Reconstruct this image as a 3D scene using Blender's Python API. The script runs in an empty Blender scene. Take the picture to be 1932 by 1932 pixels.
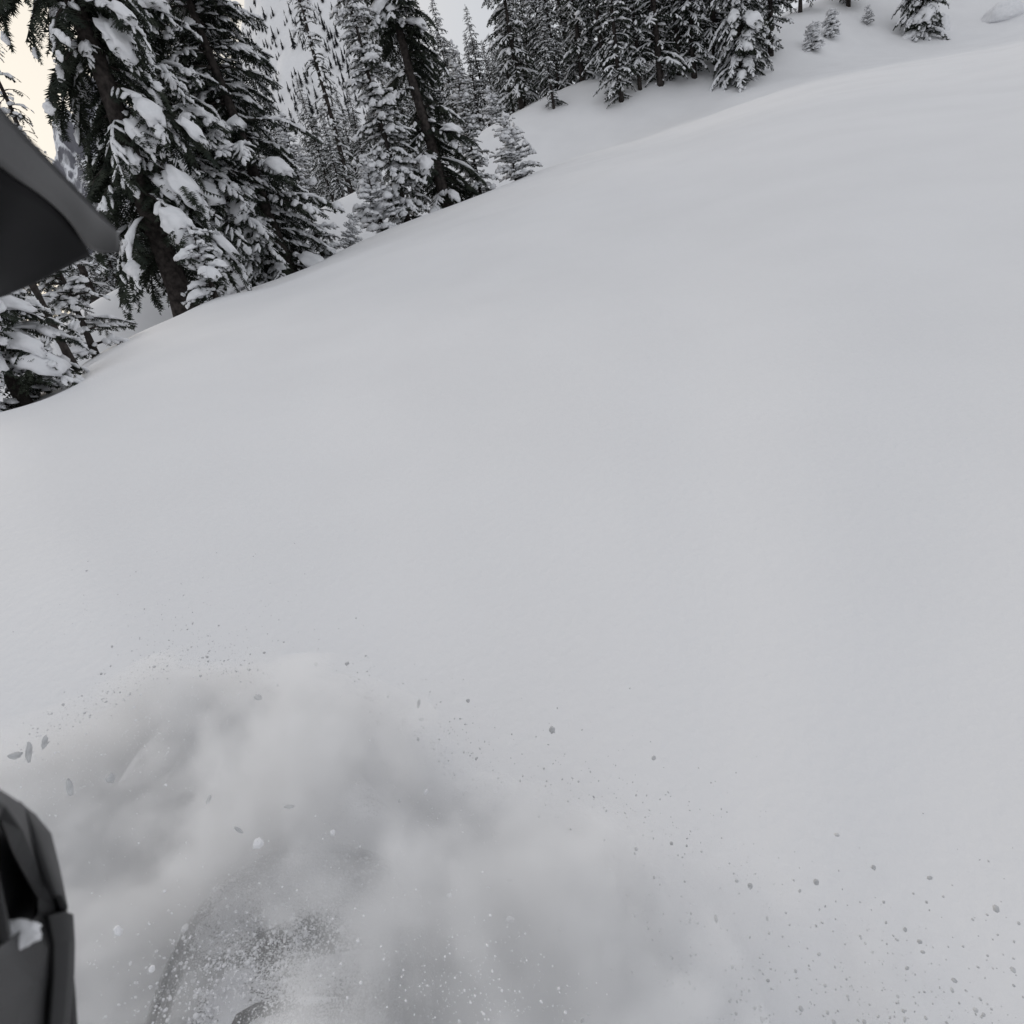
import bpy, bmesh, math, random
import numpy as np
from mathutils import Vector, Matrix, noise as mnoise

scene = bpy.context.scene
C = scene.collection
R = math.radians

# ------------------------------------------------------------------ camera
EYE = 1.80                       # helmet camera height above the snow
PITCH, ROLL, FOC = R(22.0), R(12.0), 0.55
F = Vector((0, math.cos(PITCH), -math.sin(PITCH)))
U0 = Vector((0, math.sin(PITCH), math.cos(PITCH)))
R0 = Vector((1, 0, 0))
UP = U0 * math.cos(ROLL) + R0 * math.sin(ROLL)
RT = R0 * math.cos(ROLL) - U0 * math.sin(ROLL)
CAMROT = Matrix((RT, UP, -F)).transposed()
cam_data = bpy.data.cameras.new('camera')
cam = bpy.data.objects.new('camera', cam_data)
C.objects.link(cam)
cam.matrix_world = Matrix.Translation((0, 0, EYE)) @ CAMROT.to_4x4()
cam_data.sensor_width = 36.0
cam_data.lens = 36.0 * FOC
cam_data.clip_start = 0.02
cam_data.clip_end = 5000
cam_data.dof.use_dof = True; cam_data.dof.focus_distance = 14; cam_data.dof.aperture_fstop = 14
scene.camera = cam

def ray(px, py):                 # direction of a point of the 1932-pixel photograph
    d = F * FOC + RT * (px / 1932 - .5) + UP * (.5 - py / 1932)
    return d.normalized()
def azel(px, py):
    d = ray(px, py)
    return math.atan2(d.x, d.y), math.atan2(d.z, math.hypot(d.x, d.y))

# ------------------------------------------------------------------ sky, sun, exposure
world = bpy.data.worlds.new('World'); scene.world = world
world.use_nodes = True
wn, wl = world.node_tree.nodes, world.node_tree.links
wn.clear()
SUN_AZ, SUN_EL = azel(-500, 0)[0], R(20)
wo = wn.new('ShaderNodeOutputWorld'); bg = wn.new('ShaderNodeBackground')
bg.inputs['Strength'].default_value = 0.1
sky = wn.new('ShaderNodeTexSky'); sky.sky_type = 'NISHITA'; sky.sun_disc = False
sky.sun_elevation = SUN_EL; sky.sun_rotation = SUN_AZ
tc = wn.new('ShaderNodeTexCoord')
nz = wn.new('ShaderNodeTexNoise'); nz.inputs['Scale'].default_value = 2.2; nz.inputs['Detail'].default_value = 5
wl.new(tc.outputs['Generated'], nz.inputs['Vector'])
cr = wn.new('ShaderNodeValToRGB')
cr.color_ramp.elements[0].position = .3; cr.color_ramp.elements[0].color = (6.25, 6.4, 6.7, 1)
cr.color_ramp.elements[1].position = .7; cr.color_ramp.elements[1].color = (7.0, 7.12, 7.4, 1)
wl.new(nz.outputs['Fac'], cr.inputs['Fac'])
dot = wn.new('ShaderNodeVectorMath'); dot.operation = 'DOT_PRODUCT'
gl = Vector((math.sin(SUN_AZ) * math.cos(SUN_EL), math.cos(SUN_AZ) * math.cos(SUN_EL), math.sin(SUN_EL)))
dot.inputs[1].default_value = gl
wl.new(tc.outputs['Generated'], dot.inputs[0])
gr = wn.new('ShaderNodeMapRange'); gr.inputs['From Min'].default_value = .68; gr.inputs['From Max'].default_value = 1.0
gr.interpolation_type = 'SMOOTHERSTEP'
wl.new(dot.outputs['Value'], gr.inputs['Value'])
glow = wn.new('ShaderNodeMix'); glow.data_type = 'RGBA'
wl.new(gr.outputs['Result'], glow.inputs['Factor'])
wl.new(cr.outputs['Color'], glow.inputs[6]); glow.inputs[7].default_value = (9.6, 8.9, 7.8, 1)
cov = wn.new('ShaderNodeMix'); cov.data_type = 'RGBA'; cov.inputs['Factor'].default_value = .93
wl.new(sky.outputs['Color'], cov.inputs[6]); wl.new(glow.outputs[2], cov.inputs[7])
wl.new(cov.outputs[2], bg.inputs['Color']); wl.new(bg.outputs['Background'], wo.inputs['Surface'])

sl = bpy.data.lights.new('sun', 'SUN'); sl.energy = 0.8; sl.angle = R(22); sl.color = (1, .93, .86)
sun = bpy.data.objects.new('sun', sl); C.objects.link(sun)
sun.rotation_euler = (-gl).to_track_quat('-Z', 'Y').to_euler()
sun.location = (-20, 5, 30)

vs = scene.view_settings
vs.view_transform = 'Standard'; vs.look = 'None'; vs.exposure = 0; vs.gamma = 1; vs.use_curve_mapping = False
scene.render.engine = 'CYCLES'

# ------------------------------------------------------------------ helpers
def tag(o, label=None, cat=None, group=None, kind=None):
    if label: o['label'] = label
    if cat: o['category'] = cat
    if group: o['group'] = group
    if kind: o['kind'] = kind
    return o

def empty(name, loc=(0, 0, 0), rz=0.0):
    o = bpy.data.objects.new(name, None); C.objects.link(o)
    o.empty_display_size = .2
    o.location = loc; o.rotation_euler = (0, 0, rz)
    return o

def link(name, me, parent=None):
    o = bpy.data.objects.new(name, me); C.objects.link(o)
    if parent is not None: o.parent = parent
    return o

def np_mesh(name, verts, tris, mat, smooth=True, quads=False):
    verts = np.asarray(verts, np.float32); tris = np.asarray(tris, np.int32)
    k = 4 if quads else 3
    me = bpy.data.meshes.new(name)
    me.vertices.add(len(verts)); me.vertices.foreach_set('co', verts.ravel())
    me.loops.add(tris.size); me.loops.foreach_set('vertex_index', tris.ravel())
    me.polygons.add(len(tris))
    me.polygons.foreach_set('loop_start', np.arange(0, tris.size, k, dtype=np.int32))
    me.polygons.foreach_set('use_smooth', np.full(len(tris), smooth, dtype=bool))
    me.materials.append(mat)
    me.update(calc_edges=True); me.validate()
    return me

def bm_mesh(name, bm, mat, smooth=True):
    me = bpy.data.meshes.new(name)
    for f in bm.faces: f.smooth = smooth
    bm.to_mesh(me); bm.free(); me.materials.append(mat)
    return me

class Batch:                     # many transformed copies of templates joined into one mesh
    def __init__(s): s.v = []; s.f = []; s.n = 0
    def add(s, tv, tf, M, T):    # M (k,3,3) columns = axes, T (k,3)
        if len(T) == 0: return
        V = np.einsum('kij,vj->kvi', M, tv) + T[:, None, :]
        k, nv = len(T), len(tv)
        Fc = tf[None] + (np.arange(k) * nv)[:, None, None] + s.n
        s.v.append(V.reshape(-1, 3)); s.f.append(Fc.reshape(-1, 3)); s.n += k * nv
    def raw(s, v, f):
        s.v.append(np.asarray(v, float)); s.f.append(np.asarray(f) + s.n); s.n += len(v)
    def mesh(s, name, mat, smooth=True):
        return np_mesh(name, np.concatenate(s.v), np.concatenate(s.f), mat, smooth)

# ------------------------------------------------------------------ materials
def new_mat(name):
    m = bpy.data.materials.new(name); m.use_nodes = True
    n = m.node_tree.nodes; l = m.node_tree.links
    return m, n, l, n['Principled BSDF']

def noise_mat(name, c1, c2, scale, rough=.7, bump=.0, bscale=None, spec=.3, bdist=.01, detail=4):
    m, n, l, b = new_mat(name)
    t = n.new('ShaderNodeTexCoord'); z = n.new('ShaderNodeTexNoise')
    z.inputs['Scale'].default_value = scale; z.inputs['Detail'].default_value = detail
    l.new(t.outputs['Object'], z.inputs['Vector'])
    r = n.new('ShaderNodeValToRGB')
    r.color_ramp.elements[0].position = .35; r.color_ramp.elements[0].color = (*c1, 1)
    r.color_ramp.elements[1].position = .65; r.color_ramp.elements[1].color = (*c2, 1)
    l.new(z.outputs['Fac'], r.inputs['Fac']); l.new(r.outputs['Color'], b.inputs['Base Color'])
    b.inputs['Roughness'].default_value = rough; b.inputs['Specular IOR Level'].default_value = spec
    if bump:
        z2 = n.new('ShaderNodeTexNoise'); z2.inputs['Scale'].default_value = bscale or scale
        z2.inputs['Detail'].default_value = 5
        l.new(t.outputs['Object'], z2.inputs['Vector'])
        bp = n.new('ShaderNodeBump'); bp.inputs['Strength'].default_value = bump; bp.inputs['Distance'].default_value = bdist
        l.new(z2.outputs['Fac'], bp.inputs['Height']); l.new(bp.outputs['Normal'], b.inputs['Normal'])
    return m

M_GROUND = noise_mat('ground_snow', (.80, .80, .812), (.83, .83, .842), .6, .75, .35, 26.0, .15, .012)
M_SNOW = noise_mat('tree_snow', (.76, .77, .79), (.83, .83, .85), 6, .75, .3, 18, .15, .02)
M_NEEDLE = noise_mat('needles', (.018, .024, .019), (.040, .047, .034), 3.0, .75, 0, spec=.15)
M_BARK = noise_mat('bark', (.022, .019, .018), (.065, .056, .052), 9, .9, .6, 24, .1, .02)
M_FAR = noise_mat('far_needles_hazed', (.045, .05, .055), (.085, .09, .098), .3, .85, 0, spec=.1)  # distance haze put into the needle colour, paler and bluer than near firs
M_PLASTIC = noise_mat('black_plastic', (.012, .012, .013), (.020, .020, .021), 14, .45, .05, 300, .28, .001)
M_SHEEN = noise_mat('satin_grey_plastic', (.026, .026, .027), (.038, .038, .039), 6, .28, .04, 400, .4, .001)
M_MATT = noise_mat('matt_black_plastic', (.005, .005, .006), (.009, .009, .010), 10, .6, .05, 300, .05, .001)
M_PLASTIC2 = noise_mat('grey_plastic', (.018, .018, .019), (.030, .030, .031), 8, .45, .05, 300, .3, .001)
M_VENT = noise_mat('vent_black', (.006, .006, .007), (.012, .012, .013), 40, .5, .2, 400, .3, .001)
M_SHADED_SNOW = noise_mat('shaded_snow_chunks', (.48, .485, .495), (.64, .645, .65), 60, .8, .2, 200, .2, .002)  # snow greyed: shadow side of flying grains and clods put into the colour
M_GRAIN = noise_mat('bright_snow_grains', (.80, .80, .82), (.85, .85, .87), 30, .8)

# ------------------------------------------------------------------ terrain
N_AZ = 1440
AZG = np.linspace(-math.pi, math.pi, N_AZ, endpoint=False)
def table(rows, back):           # rows: (px, py, *values) -> smooth periodic functions of azimuth
    a = []; vals = []
    for px, py, *v in rows:
        az, el = azel(px, py); a.append(az); vals.append([math.tan(el), *v])
    o = np.argsort(a); a = np.array(a)[o]; vals = np.array(vals)[o]
    aa = np.concatenate([[-math.pi], [a[0] - .9], a, [a[-1] + .7], [math.pi]])
    vv = np.concatenate([[back], [vals[0] * .6 + np.array(back) * .4], vals, [vals[-1] * .6 + np.array(back) * .4], [back]])
    k = np.exp(-.5 * (np.arange(-36, 37) / 11.0) ** 2); k /= k.sum()
    out = []
    for j in range(vv.shape[1]):
        g = np.interp(AZG, aa, vv[:, j]); out.append(np.convolve(np.concatenate([g[-36:], g, g[:36]]), k, 'valid'))
    return out
CREST = table([(0, 770, 9, .9), (60, 759, 10, 1.0), (130, 718, 11, 1.1), (230, 645, 13.5, 1.2), (330, 597, 16, 1.2), (400, 569, 17.5, 1.2),
               (480, 545, 19, 1.2), (560, 512, 20.5, 1.2), (640, 472, 22, 1.2), (740, 432, 24, 1.1), (860, 386, 26, .9), (960, 346, 28, .8),
               (1100, 292, 31, .4), (1180, 269, 33, .12), (1260, 247, 35, -.15), (1330, 222, 37, -.4), (1400, 196, 37, -.6), (1500, 165, 38, -.8), (1600, 136, 40, -.8), (1932, 76, 48, -.8)], (-.05, 30, .3))
RIDGE2 = table([(0, 700, 22), (100, 615, 24), (200, 555, 25), (300, 500, 27), (400, 462, 31), (560, 425, 36), (650, 362, 42), (800, 320, 46), (930, 232, 50),
                (1000, 203, 52), (1100, 150, 54), (1180, 128, 53), (1300, 100, 55), (1400, 60, 58), (1500, 20, 62), (1600, -25, 70), (1932, -140, 85)],
               (-.06, 60))
BUMPS = []                       # (x, y, height, sigma)

def vnoise(x, y, s, seed=0.0):
    return (np.sin(x * s + 1.3 * np.sin(y * s * .7 + seed) + seed * 2.1) * np.cos(y * s * 1.1 + .9 * np.sin(x * s * .6 - seed)))

def terrain(x, y):
    x = np.atleast_1d(np.asarray(x, float)); y = np.atleast_1d(np.asarray(y, float))
    r = np.hypot(x, y); az = np.arctan2(x, y)
    ip = lambda g: np.interp(az, AZG, g, period=2 * math.pi)
    te, rc, dip = (ip(g) for g in CREST); te2, r2 = (ip(g) for g in RIDGE2)
    rd = rc + (r2 - rc) * .45
    kr = np.stack([rc * 0, rc, rd, r2, r2 * 1.7, r2 * 0 + 170, r2 * 0 + 420])
    kz = np.stack([rc * 0, EYE + rc * te, EYE + rd * te - dip, EYE + r2 * te2, EYE + r2 * 1.7 * (te2 - .03), EYE + 170 * (te2 - .10), EYE + 420 * (te2 - .12)])
    h = np.diff(kr, axis=0); dl = np.diff(kz, axis=0) / h
    m = np.zeros_like(kz)
    m[0] = te + 2 * EYE / rc; m[-1] = dl[-1]
    for i in range(1, len(kr) - 1):
        pr = dl[i - 1] * dl[i]; w1 = 2 * h[i] + h[i - 1]; w2 = h[i] + 2 * h[i - 1]
        with np.errstate(divide='ignore', invalid='ignore'):
            mm = (w1 + w2) / (w1 / dl[i - 1] + w2 / dl[i])
        m[i] = np.where(pr > 0, mm, 0)
    m[1] = te; m[3] = te2
    z = np.zeros_like(r)
    for i in range(len(kr) - 1):
        s = (r >= kr[i]) & ((r < kr[i + 1]) | (i == len(kr) - 2))
        t = np.clip((r - kr[i]) / h[i], 0, 1)
        zz = ((2 * t**3 - 3 * t**2 + 1) * kz[i] + (t**3 - 2 * t**2 + t) * h[i] * m[i] + (-2 * t**3 + 3 * t**2) * kz[i + 1] + (t**3 - t**2) * h[i] * m[i + 1])
        z = np.where(s, zz, z)
    u = np.clip(r / 8, 0, 1)
    z = z + u * (.07 * vnoise(x, y, .35) + .032 * vnoise(x, y, .8, 2.0) + .010 * vnoise(x, y, 2.1, 4.0) + .012 * np.sin((x * .5 + y * 1.0) * 2.2 + 2.5 * vnoise(x, y, .5, 7.)) * np.clip(vnoise(x, y, .28, 3.) + .4, 0, 1))
    z = z + np.clip((r - 45) / 40, 0, 1) * .7 * vnoise(x, y, .11, 1.0)
    for bx, by, bh, bs in BUMPS:
        z = z + bh * np.exp(-((x - bx)**2 + (y - by)**2) / (2 * bs * bs))
    return z

def spot(px, py, r):             # the point of the ground under the ray's bearing at horizontal distance r
    az, _ = azel(px, py)
    x, y = math.sin(az) * r, math.cos(az) * r
    return Vector((x, y, float(terrain(x, y)[0])))

def on_slope(px, py, r0, r1):    # the ground point between r0 and r1 seen closest to the bearing px, py
    az, el = azel(px, py)
    r = np.linspace(r0, r1, 160)
    x, y = math.sin(az) * r, math.cos(az) * r
    z = terrain(x, y)
    k = int(np.argmin(np.abs((z - EYE) / r - math.tan(el))))
    return Vector((x[k], y[k], z[k]))

# ------------------------------------------------------------------ tree building
def twig_template(n, hang, seed):
    rs = np.random.RandomState(seed); v = []; f = []
    def tri(a, b, c):
        i = len(v); v.extend([a, b, c]); f.append((i, i + 1, i + 2))
    for k in range(n):
        x = (k + .5) / n
        w = (.30 * (1 - .55 * x) + .05) * rs.uniform(.7, 1.2)
        for sgn in (-1, 1):
            dx = rs.uniform(.10, .22); b = .9 / n
            tri((x - b * .5, 0, 0), (x + b * .5, 0, 0), (x + dx, sgn * w, rs.uniform(-.10, .03)))
    for k in range(hang):
        x = (k + .5) / hang
        b = .9 / hang
        tri((x - b * .5, 0, .01), (x + b * .5, 0, .01), (x + rs.uniform(-.02, .15), rs.uniform(-.08, .08), -rs.uniform(.12, .26)))
    tri((.9, -.05, 0), (.9, .05, 0), (1.12, 0, -.03))
    return np.array(v), np.array(f)
TW_HI = [twig_template(8, 6, s) for s in range(4)]
TW_LO = [twig_template(5, 3, s) for s in range(10, 13)]

def lump_template(rings, seg, seed):
    rs = np.random.RandomState(seed); v = [(0, 0, 0)]; f = []
    for i in range(rings):
        x = (i + .7) / (rings + .4); rad = math.sin(math.pi * min(1, x * .93 + .06)) ** .6
        for j in range(seg):
            a = 2 * math.pi * j / seg + i * .4; k = rs.uniform(.55, 1.3)
            zz = math.sin(a) * rad * k
            v.append((x, math.cos(a) * rad * k, zz if zz > 0 else zz * .35))
    v.append((1.0, 0, -.1)); e = len(v) - 1
    for j in range(seg):
        f.append((0, 1 + (j + 1) % seg, 1 + j))
        f.append((e, 1 + (rings - 1) * seg + j, 1 + (rings - 1) * seg + (j + 1) % seg))
        for i in range(rings - 1):
            a, b = 1 + i * seg + j, 1 + i * seg + (j + 1) % seg
            f.append((a, b, b + seg)); f.append((a, b + seg, a + seg))
    return np.array(v, float), np.array(f)
LP_HI = [lump_template(5, 7, s) for s in range(8)]
LP_LO = [lump_template(3, 5, s) for s in range(4)]

def tube(pts, rad, seg):
    pts = np.asarray(pts, float); n = len(pts); v = []; f = []
    tg = np.gradient(pts, axis=0); tg /= np.linalg.norm(tg, axis=1)[:, None] + 1e-9
    for i in range(n):
        a = np.array([0, 0, 1.]) if abs(tg[i][2]) < .8 else np.array([1., 0, 0])
        x = np.cross(a, tg[i]); x /= np.linalg.norm(x); y = np.cross(tg[i], x)
        for j in range(seg):
            t = 2 * math.pi * j / seg
            v.append(pts[i] + rad[i] * (math.cos(t) * x + math.sin(t) * y))
    for i in range(n - 1):
        for j in range(seg):
            a, b = i * seg + j, i * seg + (j + 1) % seg
            f.append((a, b, b + seg)); f.append((a, b + seg, a + seg))
    return np.array(v), np.array(f)

_ico = {}
def ico(n):
    if n not in _ico:
        bm = bmesh.new(); bmesh.ops.create_icosphere(bm, subdivisions=n, radius=1)
        _ico[n] = (np.array([v.co[:] for v in bm.verts]), np.array([[v.index for v in f.verts] for f in bm.faces])); bm.free()
    return _ico[n]

def lumpy(n, size, seed, amp=.25, droop=.35, freq=1.6, under=.35):
    v, f = ico(n); v = v.copy()
    off = Vector((seed * 3.7, seed * 1.9, seed * .7))
    for i in range(len(v)):
        p = Vector(v[i]); d = 1 + amp * mnoise.noise(p * freq + off) + amp * .5 * mnoise.noise(p * freq * 2.6 + off) + (amp * .35 * mnoise.noise(p * freq * 6 + off) if n > 2 else 0)
        v[i] = v[i] * d
    v[:, 2] = np.where(v[:, 2] < 0, v[:, 2] * under, v[:, 2])
    v[:, 2] -= droop * (v[:, 0]**2 + .7 * v[:, 1]**2)
    return v * np.array(size), f

def build_tree(seed, H, cr, tr, z0=.6, gap=.42, per=6, e0=-8, e1=-48, tsp=.11, tlen=.42, snow=.75, sw=.13, hi=True,
               skip=.1, power=.8, bend=(0, 0), curve=0.0, wind=None, hangz=.45, pillows=0, pillow_size=.4, face=None, pmax=.62, open_face=None, tip_snow=True, trunk_snow=None):
    """returns dict of part name -> list of meshes, in the tree's own space, z up from its base"""
    rs = np.random.RandomState(seed)
    TW, LP = (TW_HI, LP_HI) if hi else (TW_LO, LP_LO)
    wood, leaf, sn = Batch(), Batch(), Batch()
    def axis(h):
        t = h / H
        return np.array([bend[0] * t + curve * math.sin(t * math.pi) + .03 * math.sin(h * 1.3 + seed), bend[1] * t + .03 * math.cos(h * 1.1 + seed), h])
    ns = 18 if hi else 9
    hs = np.linspace(-1.0, H, ns)
    rad = [max(.012, tr * (1 - max(0, h) / H) ** .85 + (tr * .35 * math.exp(-max(0, h) * 2.5))) for h in hs]
    wood.raw(*tube([axis(h) for h in hs], rad, 9 if hi else 6))
    cand = []
    h = z0
    while h < H - .12:
        t = (h - z0) / (H - z0)
        for k in range(per if t < .85 else max(3, per - 2)):
            if rs.rand() < skip: continue
            a = rs.rand() * 2 * math.pi
            if open_face is not None and abs((a - open_face + math.pi) % (2 * math.pi) - math.pi) < .75 and rs.rand() < .75: continue
            L = cr * ((1 - t) ** power) * rs.uniform(.55, 1.12) + .12
            if rs.rand() < .12: L *= .5
            hh = h + rs.uniform(-.5, .5) * gap
            ee0, ee1 = R(e0 + rs.uniform(-12, 12) + 30 * t), R(e1 + rs.uniform(-14, 14) + 25 * t)
            n = 9
            s = np.linspace(0, 1, n)
            el = ee0 + (ee1 - ee0) * s ** .9
            az = a + rs.uniform(-.25, .25) * s
            d = np.stack([np.cos(el) * np.cos(az), np.cos(el) * np.sin(az), np.sin(el)], 1)
            P = axis(min(hh, H)) + np.concatenate([[np.zeros(3)], np.cumsum((d[1:] + d[:-1]) * .5 * L / (n - 1), 0)])
            wood.raw(*tube(P[::2], np.linspace(.012 + .012 * L, .004, len(P[::2])), 4 if hi else 3))
            m = max(3, int(L / tsp))
            st = np.clip(np.linspace(.10, .97, m) + rs.uniform(-.03, .03, m), 0.02, 1)
            pos = np.stack([np.interp(st, s, P[:, j]) for j in range(3)], 1)
            tg = np.stack([np.interp(st, s, d[:, j]) for j in range(3)], 1); tg /= np.linalg.norm(tg, axis=1)[:, None]
            side = np.cross(tg, [0, 0, 1.]); side /= np.linalg.norm(side, axis=1)[:, None] + 1e-9
            sg = np.where(np.arange(m) % 2 == 0, 1., -1.)
            ang = R(68) - R(38) * st + rs.uniform(-.25, .25, m)
            ang[-1] = 0
            dr = tg * np.cos(ang)[:, None] + side * (sg * np.sin(ang))[:, None]
            dr[:, 2] -= hangz * rs.uniform(.3, 1.2, m)
            dr /= np.linalg.norm(dr, axis=1)[:, None]
            lt = tlen * (.45 + .55 * np.sin(np.pi * np.clip(st * .75 + .2, 0, 1))) * min(1.15, .35 + L * .6) * rs.uniform(.7, 1.2, m)
            Y = np.cross([0, 0, 1.], dr); Y /= np.linalg.norm(Y, axis=1)[:, None] + 1e-9
            Z = np.cross(dr, Y)
            roll = rs.uniform(-.5, .5, m)
            Y2 = Y * np.cos(roll)[:, None] + Z * np.sin(roll)[:, None]; Z2 = np.cross(dr, Y2)
            Mx = np.stack([dr * lt[:, None], Y2 * lt[:, None], Z2 * lt[:, None]], 2)
            ch = rs.randint(0, len(TW), m)
            for c in range(len(TW)):
                q = ch == c; leaf.add(*TW[c], Mx[q], pos[q])
            ps = snow
            if wind is not None: ps = snow * (.30 + .85 * max(0, math.cos(a - wind)) ) if True else snow
            q = rs.rand(m) < ps
            if q.any():
                wy = sw * (.35 + rs.gamma(2.0, .26, m)) * (.6 + .4 * min(1, L)); wz = wy * rs.uniform(.55, .95, m)
                Ms = np.stack([dr * (lt * rs.uniform(.75, 1.0, m))[:, None], Y * wy[:, None], Z * wz[:, None]], 2)
                ps_ = pos + np.array([0, 0, 1]) * (.25 * wz)[:, None]
                c2 = rs.randint(0, len(LP), m)
                for c in range(len(LP)):
                    qq = q & (c2 == c); sn.add(*LP[c], Ms[qq], ps_[qq])
            if rs.rand() < ps * .9:
                i0 = rs.randint(1, 3); Q = P[i0:8]; kk = len(Q)
                rr = sw * rs.uniform(.35, .75) * (.5 + .5 * min(1.6, L)) * np.sin(np.pi * (np.arange(kk) + .35) / (kk - .3)) ** .6 * rs.uniform(.6, 1.3, kk)
                v, f = tube(Q, rr, 6); cc_ = np.repeat(Q, 6, 0); v = cc_ + (v - cc_) * [1.25, 1.25, .8] * rs.uniform(.75, 1.2, (len(v), 1))
                sn.raw(v + np.array([0, 0, 1]) * np.repeat(rr, 6)[:, None] * .45, f)
            cand.append((a, t, L, P, d))
        h += gap * (1 - .55 * t) * rs.uniform(.8, 1.2)
    if tip_snow:
        v, f = lumpy(1, (.07, .07, .16), seed, .2, 0); sn.raw(v + axis(H), f)
    out = {}
    if trunk_snow is not None:
        B = Batch(); h = .1
        while h < H * trunk_snow[1]:
            ln = rs.uniform(.3, .9); a = trunk_snow[0]
            rr = np.interp(h + ln / 2, hs, rad)
            v, f = lumpy(2, (rr * .75, rr * .95, ln * .6), seed + h, .3, 0, 1.6, 1.0)
            B.raw(v + axis(h + ln / 2) + np.array([math.cos(a), math.sin(a), 0]) * rr * .62, f)
            h += ln * rs.uniform(.8, 1.3)
        out['trunk_snow'] = [B.mesh('trunk_snow', M_SNOW)]
    if pillows:
        def score(c):
            g = math.cos(c[0] - face) if face is not None else 0
            return g + rs.uniform(-.5, .5)
        cc = sorted([c for c in cand if c[2] > pillow_size * 1.3 and c[1] < pmax], key=score, reverse=True)[:pillows]
        out['snow_pillow'] = []
        for i, (a, t, L, P, d) in enumerate(cc):
            k = rs.randint(4, 7); c = P[k] ; tg = d[k]
            sz = pillow_size * rs.uniform(.55, 1.2) * min(1.3, .5 + L * .4)
            v, f = lumpy(3, (sz, sz * rs.uniform(.5, .85), sz * rs.uniform(.35, .5)), seed + i * 1.7, .42, .3, 1.9)
            m = 16; aa = rs.rand(m) * 2 * math.pi
            dd = np.stack([np.cos(aa), np.sin(aa), -rs.uniform(.5, 1.6, m)], 1); dd /= np.linalg.norm(dd, axis=1)[:, None]
            Yp = np.cross([0, 0, 1.], dd); Yp /= np.linalg.norm(Yp, axis=1)[:, None]; ln = sz * rs.uniform(.5, .9, m)
            Mx = np.stack([dd * ln[:, None], Yp * ln[:, None], np.cross(dd, Yp) * ln[:, None]], 2)
            leaf.add(*TW[0], Mx, c + dd * [1, 1, 0] * sz * .55 + rs.normal(size=(m, 3)) * sz * .12)
            el = math.asin(tg[2]); ca, sa = math.cos(math.atan2(tg[1], tg[0])), math.sin(math.atan2(tg[1], tg[0]))
            v = v @ np.array([[math.cos(el), 0, math.sin(el)], [0, 1, 0], [-math.sin(el), 0, math.cos(el)]])
            v = v @ np.array([[ca, sa, 0], [-sa, ca, 0], [0, 0, 1]])
            out['snow_pillow'].append(np_mesh('snow_pillow', v + c + np.array([0, 0, sz * .22]), f, M_SNOW))
    out['trunk'] = [wood.mesh('trunk', M_BARK)]; out['crown'] = [leaf.mesh('crown', M_NEEDLE, False)]
    if sn.n: out['snow_load'] = [sn.mesh('snow_load', M_SNOW)]
    return out

def plant(name, parts, loc, label, cat='tree', group=None, rz=0.0, sc=1.0, tilt=(0, 0)):
    t = empty(name, loc, rz); t.scale = (sc, sc, sc)
    t.rotation_euler = (tilt[0], tilt[1], rz)
    tag(t, label, cat, group)
    for pn, ms in parts.items():
        for m in ms:
            o = link(pn, m, t)
            if pn in ('snow_load', 'trunk_snow'): o['kind'] = 'stuff'
    return t

TO_CAM = lambda p: math.atan2(-p.y, -p.x)
RIGHT = 0.0                       # azimuth (math angle) of world +x

# ------------------------------------------------------------------ tree sites (bearing pixel, distance) decided before the ground is meshed
S = {}
def site(key, px, py, r, well=None, mound=None):
    az, _ = azel(px, py); x, y = math.sin(az) * r, math.cos(az) * r
    if well: BUMPS.append((x, y, -well[0], well[1]))
    if mound: BUMPS.append((x, y, mound[0], mound[1]))
    S[key] = (px, py, r)
site('old', 347, 585, 16.6, (.25, .6))
site('layered', 548, 512, 21.0, (.2, .8))
site('dome_sapling', 412, 566, 15.0, None, (.12, .5))
site('tall_mid', 452, 545, 20.5)
site('centre', 845, 392, 27.0)
site('ladder', 770, 420, 26.0)
site('bush_right', 972, 338, 28.6)
site('pillow_bush', 45, 755, 9.7, (.10, .7))
site('slim', 150, 705, 11.3, (.05, .3), None)
site('edge_fir', 190, 690, 12.2)
site('ridge_big', 1400, 150, 43, (.5, 1.4))
for k in S: pass
at = lambda k: spot(*S[k])

# ------------------------------------------------------------------ ground
def ground():
    fr = np.concatenate([np.linspace(-R(75), R(80), 560)])
    rest = np.linspace(R(80), 2 * math.pi - R(75), 60)[1:-1]
    az = np.concatenate([fr, rest])
    rr = np.concatenate([np.linspace(.05, 6, 40), np.linspace(6.2, 60, 230), np.geomspace(60.6, 420, 70)])
    A, Rr = np.meshgrid(az, rr, indexing='ij')
    x, y = Rr * np.sin(A), Rr * np.cos(A)
    z = terrain(x.ravel(), y.ravel()).reshape(x.shape)
    na, nr = x.shape
    v = np.stack([x, y, z], 2).reshape(-1, 3)
    i = np.arange(na)[:, None]; j = np.arange(nr - 1)[None]
    a = i * nr + j; b = ((i + 1) % na) * nr + j
    q = np.stack([a, a + 1, b + 1, b], 2).reshape(-1, 4)[:, ::-1]
    me = np_mesh('ground', v, q, M_GROUND, True, True)
    tag(link('ground', me), kind='structure')
ground()

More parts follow.
